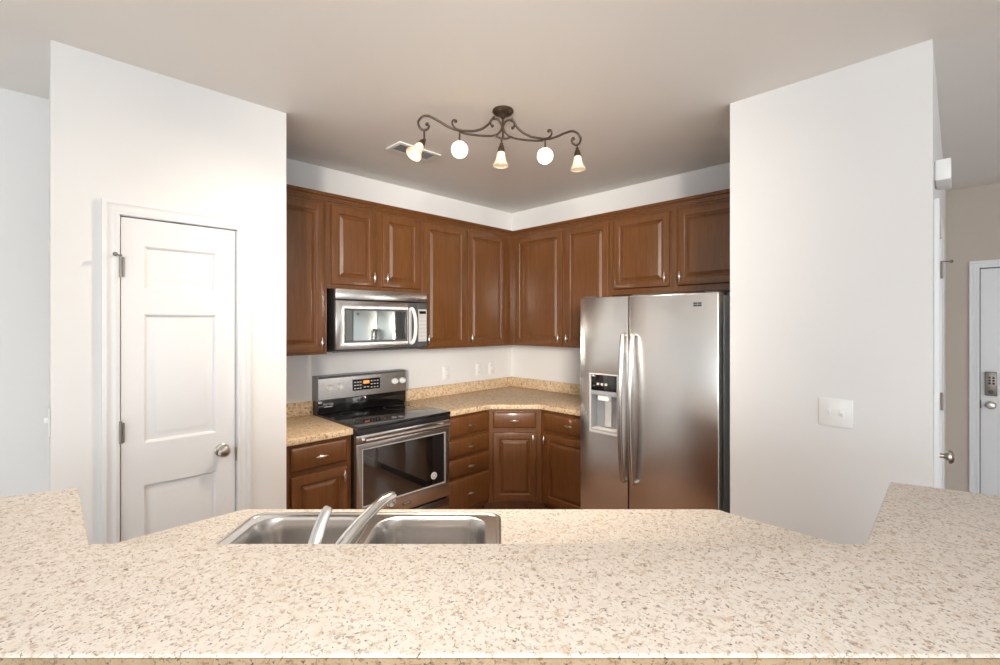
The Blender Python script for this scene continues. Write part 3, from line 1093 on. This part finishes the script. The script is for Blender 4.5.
# raised outer bead
bead = [(.0, .0008), (.001, .005), (.006, .0075), (.012, .007), (.017, .0036)]
dk.loops([[(x, y, z) for x, y in sl(SX0 + i, SX1 - i, SY0 + i, SY1 - i, .05 - i * .6)] for i, z in bead], False, False)
dk.build('rim', M['sinksteel'], sk)
for b_ in bowls:
    prof = [(0, .0036), (.004, .002), (.008, -.006), (.014, -.05), (.022, -.15), (.034, -.175), (.06, -.186)]
    bw = MB().loops([[(x, y, z) for x, y in sl(b_[0] + i, b_[1] - i, b_[2] + i, b_[3] - i, .075 - i * .3, 8)] for i, z in prof], False, True).build('bowl', M['sinksteel'], sk)
    cxy = ((b_[0] + b_[1]) / 2 - scx, (b_[2] + b_[3]) / 2 - scy)
    MB().lathe([(.042, -.1855), (.042, -.1835), (.036, -.1835), (.030, -.1852), (.008, -.1852), (.006, -.1825)], 24, Matrix.Translation((*cxy, 0))).build('drain', M['chrome'], bw)

# faucet: deck plate, body, lever and straight rising spout with pull-out head
fX, fY = -.425, 1.088
fc = thing('faucet', 'chrome single-lever kitchen faucet rising at the middle of the sink', 'faucet', (*cw(fX, fY), .9176), PI / 4)


def fl(X, Y, Zw):
    return (X - fX, Y - fY, Zw - .9176)


MB().prism([(x, y) for x, y in rrect(-.125, .125, -.028, .028, .027, 6)], .0005, .010, (), .004, 3).build('deck_plate', M['chrome'], fc)
MB().lathe([(.028, .0102), (.027, .03), (.024, .06), (.021, .078), (.010, .084)], 24, Matrix.Translation((.0, 0, 0))).build('body', M['chrome'], fc)
sp = spline([fl(-.430, 1.092, .972), fl(-.412, 1.125, 1.000), fl(-.384, 1.18, 1.038), fl(-.354, 1.240, 1.064), fl(-.332, 1.286, 1.078), fl(-.312, 1.326, 1.080)], 5)
n_ = len(sp)
rr = [.0205 - .004 * min(1, i / (n_ * .55)) for i in range(n_)]
rr[-1] = .0155
s_ = MB().tube(sp, rr, 16, .8, (0, 0, 1)).build('spout', M['chrome'], fc)
hd = MB().lathe([(.012, .0), (.0145, -.008), (.0145, -.026), (.0125, -.030), (.009, -.0305)], 18, Matrix.Translation(fl(-.317, 1.316, 1.082)) @ Matrix.Rotation(math.radians(24), 4, 'X'))
hd.build('spray_head', M['chrome'], s_)
lvp = spline([fl(-.436, 1.088, .985), fl(-.452, 1.100, 1.008), fl(-.453, 1.115, 1.040), fl(-.444, 1.140, 1.085), fl(-.434, 1.160, 1.113)], 5)
n_ = len(lvp)
lr = [.013 + .0045 * math.sin(PI * i / (n_ - 1)) for i in range(n_)]
lr[-1] = .009
MB().tube(lvp, lr, 14, .62, (0, 1, 0)).build('lever', M['chrome'], fc)

# ------------------------------------------------------------------ switches, outlets, chime, vent
def outlet(label, y, kind):
    t = thing('outlet', label, 'outlet', (.0008, y, 1.122), PI / 2, 'outlets above the corner worktop')
    MB().box(-.037, .037, -.006, 0, -.06, .06, .003).build('cover_plate', M['white_plastic'], t)
    if kind == 'outlet':
        for s in (-1, 1):
            o = MB().box(-.017, .017, -.008, -.0055, s * .027 - .014, s * .027 + .014, .003).build('socket', M['white_plastic'], t)
            for q in (-1, 1):
                MB().box(q * .007 - .0015, q * .007 + .0015, -.0085, -.0078, s * .027 - .003, s * .027 + .007).build('slot', M['darkgrey'], o)
    else:
        MB().box(-.006, .006, -.018, -.0055, -.004, .012, .002).build('toggle', M['white_plastic'], t)
    return t


outlet('white wall outlet right of the range, leftmost of three above the worktop', -.879, 'outlet')
outlet('white wall plate in the middle of three above the corner worktop', -.472, 'outlet')
outlet('white wall outlet nearest the kitchen corner, rightmost of three', -.302, 'outlet')

t = thing('light_switch', 'white double light switch plate on the right wall', 'light switch', (2.941, RY - .0008, 1.170), 0)
MB().box(-.064, .064, -.006, 0, -.064, .064, .003).build('cover_plate', M['white_plastic'], t)
for s, up in ((-1, 1), (1, -1)):
    o = MB().box(s * .024 - .0075, s * .024 + .0075, -.0085, -.0055, -.016, .016, .001).build('toggle_slot', M['white_plastic'], t)
    MB().box(s * .024 - .0045, s * .024 + .0045, -.018, -.0085, -.004 + up * .004, .006 + up * .004, .0015).build('toggle', M['white_plastic'], o)
t = thing('light_switch', 'white double toggle switch on the edge of the pantry side wall', 'light switch', (.60, PY0 - .0008, 1.165), 0)
MB().box(-.058, .058, -.005, 0, -.06, .06, .003).build('cover_plate', M['white_plastic'], t)
for s in (-1, 1):
    MB().box(s * .024 - .005, s * .024 + .005, -.019, -.0045, -.006, .010, .002).build('toggle', M['white_plastic'], t)

t = thing('doorbell_chime', 'white doorbell chime box high on the hall side of the right wall', 'doorbell chime', (RX1 + .0008, -.73, 2.183), PI / 2)
MB().box(-.10, .10, -.052, -.004, .0, .088, .005).build('cover', M['white_plastic'], t)
MB().box(-.094, .094, -.004, 0, .004, .084).build('base', M['light_plastic'], t)

t = thing('ceiling_vent', 'white slatted air vent in the ceiling beside the track light', 'vent', (.742, -1.735, CEIL - .0008), 0)
fm = MB()
fm.prism([(-.082, -.165), (.082, -.165), (.082, .165), (-.082, .165)], -.008, 0, [[(-.055, -.138), (.055, -.138), (.055, .138), (-.055, .138)]], .002, 2)
fm.build('frame', M['white_plastic'], t)
MB().box(-.055, .055, -.138, .138, -.001, 0).build('duct_opening', M['darkgrey'], t)
for k_ in range(7):
    xx = -.047 + k_ * .0157
    MB().box(-.0075, .0075, -.137, .137, -.0006, .0006, 0, 1, Matrix.Translation((xx, 0, -.0055)) @ Matrix.Rotation(math.radians(32), 4, 'Y')).build('slat', M['light_plastic'], t)

# ------------------------------------------------------------------ ceiling track light
ang = PI / 4 + math.radians(13.5)
cl = thing('ceiling_light', 'bronze scroll-armed ceiling light with five small bell shades', 'ceiling light', (*cw(.016, 2.49), CEIL), ang)
MB().lathe([(.0, -.0005), (.056, -.0008), (.058, -.010), (.050, -.020), (.034, -.026), (.020, -.032), (.012, -.044), (.004, -.047)], 28, None, False, True).build('canopy', M['bronze'], cl)


def zz_(z):
    return z - CEIL


def arm(sgn):
    a = MB()
    main = [(.048, 2.700), (.062, 2.682), (.080, 2.655), (.113, 2.628), (.150, 2.613), (.18, 2.608), (.25, 2.606), (.30, 2.620), (.35, 2.645), (.385, 2.660), (.41, 2.665), (.437, 2.655), (.455, 2.628), (.447, 2.600), (.428, 2.588), (.408, 2.596), (.400, 2.612), (.410, 2.624)]
    a.tube(spline([(sgn * x, 0, zz_(z)) for x, z in main], 5), .0062, 10, 1, (0, 1, 0))
    a.ball((sgn * .410, 0, zz_(2.622)), .010)
    sec = [(.056, 2.652), (.066, 2.660), (.066, 2.680), (.050, 2.692), (.026, 2.690), (.008, 2.668), (.004, 2.645), (.016, 2.622), (.046, 2.602), (.10, 2.594), (.18, 2.594), (.235, 2.600)]
    a.tube(spline([(sgn * x, .010, zz_(z)) for x, z in sec], 5), .0055, 10, 1, (0, 1, 0))
    a.ball((sgn * .057, .010, zz_(2.652)), .009)
    cur = [(.232, 2.604), (.258, 2.610), (.276, 2.628), (.277, 2.648), (.266, 2.656), (.258, 2.649)]
    a.tube(spline([(sgn * x, -.008, zz_(z)) for x, z in cur], 5), .005, 8, 1, (0, 1, 0))
    a.ball((sgn * .260, -.008, zz_(2.649)), .009)
    return a.build('scroll_arm', M['bronze'], cl)


arm(-1)
arm(1)
MB().tube(spline([(-.050, 0, zz_(2.600)), (-.02, 0, zz_(2.587)), (0, 0, zz_(2.585)), (.02, 0, zz_(2.587)), (.050, 0, zz_(2.600))], 5), .0055, 10, 1, (0, 1, 0)).tube([(0, 0, zz_(2.585)), (0, 0, zz_(2.69))], .006, 10).build('center_link', M['bronze'], cl)


BULB_W = 74


def lamp(x, z_top, drop, axis, cone=98):
    """socket hanging from (x, z_top) with a bell shade opening along axis"""
    h = MB()
    piv = Vector((x, 0, zz_(z_top) - drop))
    h.tube([(x, 0, zz_(z_top)), piv], .0048, 8)
    h.ball(piv, .010)
    ax = Vector(axis).normalized()
    rot = Vector((0, 0, -1)).rotation_difference(ax).to_matrix().to_4x4()
    T = Matrix.Translation(piv) @ rot
    h.lathe([(.006, -.002), (.012, -.008), (.017, -.022), (.019, -.036), (.022, -.042), (.010, -.046)], 20, T)
    hld = h.build('lamp_holder', M['bronze'], cl)
    out = [(.018, -.042), (.021, -.050), (.0225, -.062), (.026, -.080), (.033, -.097), (.041, -.110), (.0435, -.118), (.042, -.1185)]
    inn = [(.0395, -.111), (.031, -.097), (.024, -.080), (.0205, -.062), (.0185, -.050), (.016, -.043)]
    MB().lathe(out + inn, 28, T, False, False).build('shade', M['shade'], hld)
    lt = bpy.data.lights.new('bulb_light', 'SPOT')
    lt.spot_size = math.radians(cone)
    lt.spot_blend = 1
    lt.energy = BULB_W if ax.z < -.7 else 2
    lt.color = (1, .84, .66)
    lt.shadow_soft_size = .02
    lo = bpy.data.objects.new('bulb_light', lt)
    C.objects.link(lo)
    lo.parent = hld
    lo.matrix_local = T @ Matrix.Translation((0, 0, -.121))
    MB().lathe([(.008, -.046), (.010, -.056), (.017, -.070), (.0195, -.082), (.017, -.094), (.010, -.101), (.002, -.103)], 18, T).build('bulb', M['bulb_soft'] if ax.z < -.7 else M['bulb'], hld)


def to_cam(x, z):
    """direction from the lamp at local x towards the bar side of the room, slightly down"""
    Xc, Yc = .016 + x * math.cos(math.radians(13.5)), 2.49 + x * math.sin(math.radians(13.5))
    d = Vector((-Xc, -Yc, EYE - z))
    a = -math.radians(13.5)
    return (d.x * math.cos(a) - d.y * math.sin(a), d.x * math.sin(a) + d.y * math.cos(a), d.z)


lamp(-.424, 2.590, .052, (-.50, -.35, -.85), 150)
lamp(-.238, 2.600, .095, to_cam(-.24, 2.55))
lamp(-.008, 2.587, .034, (-.04, 0, -1))
lamp(.242, 2.600, .088, to_cam(.24, 2.55))
lamp(.434, 2.590, .022, (.04, 0, -1))
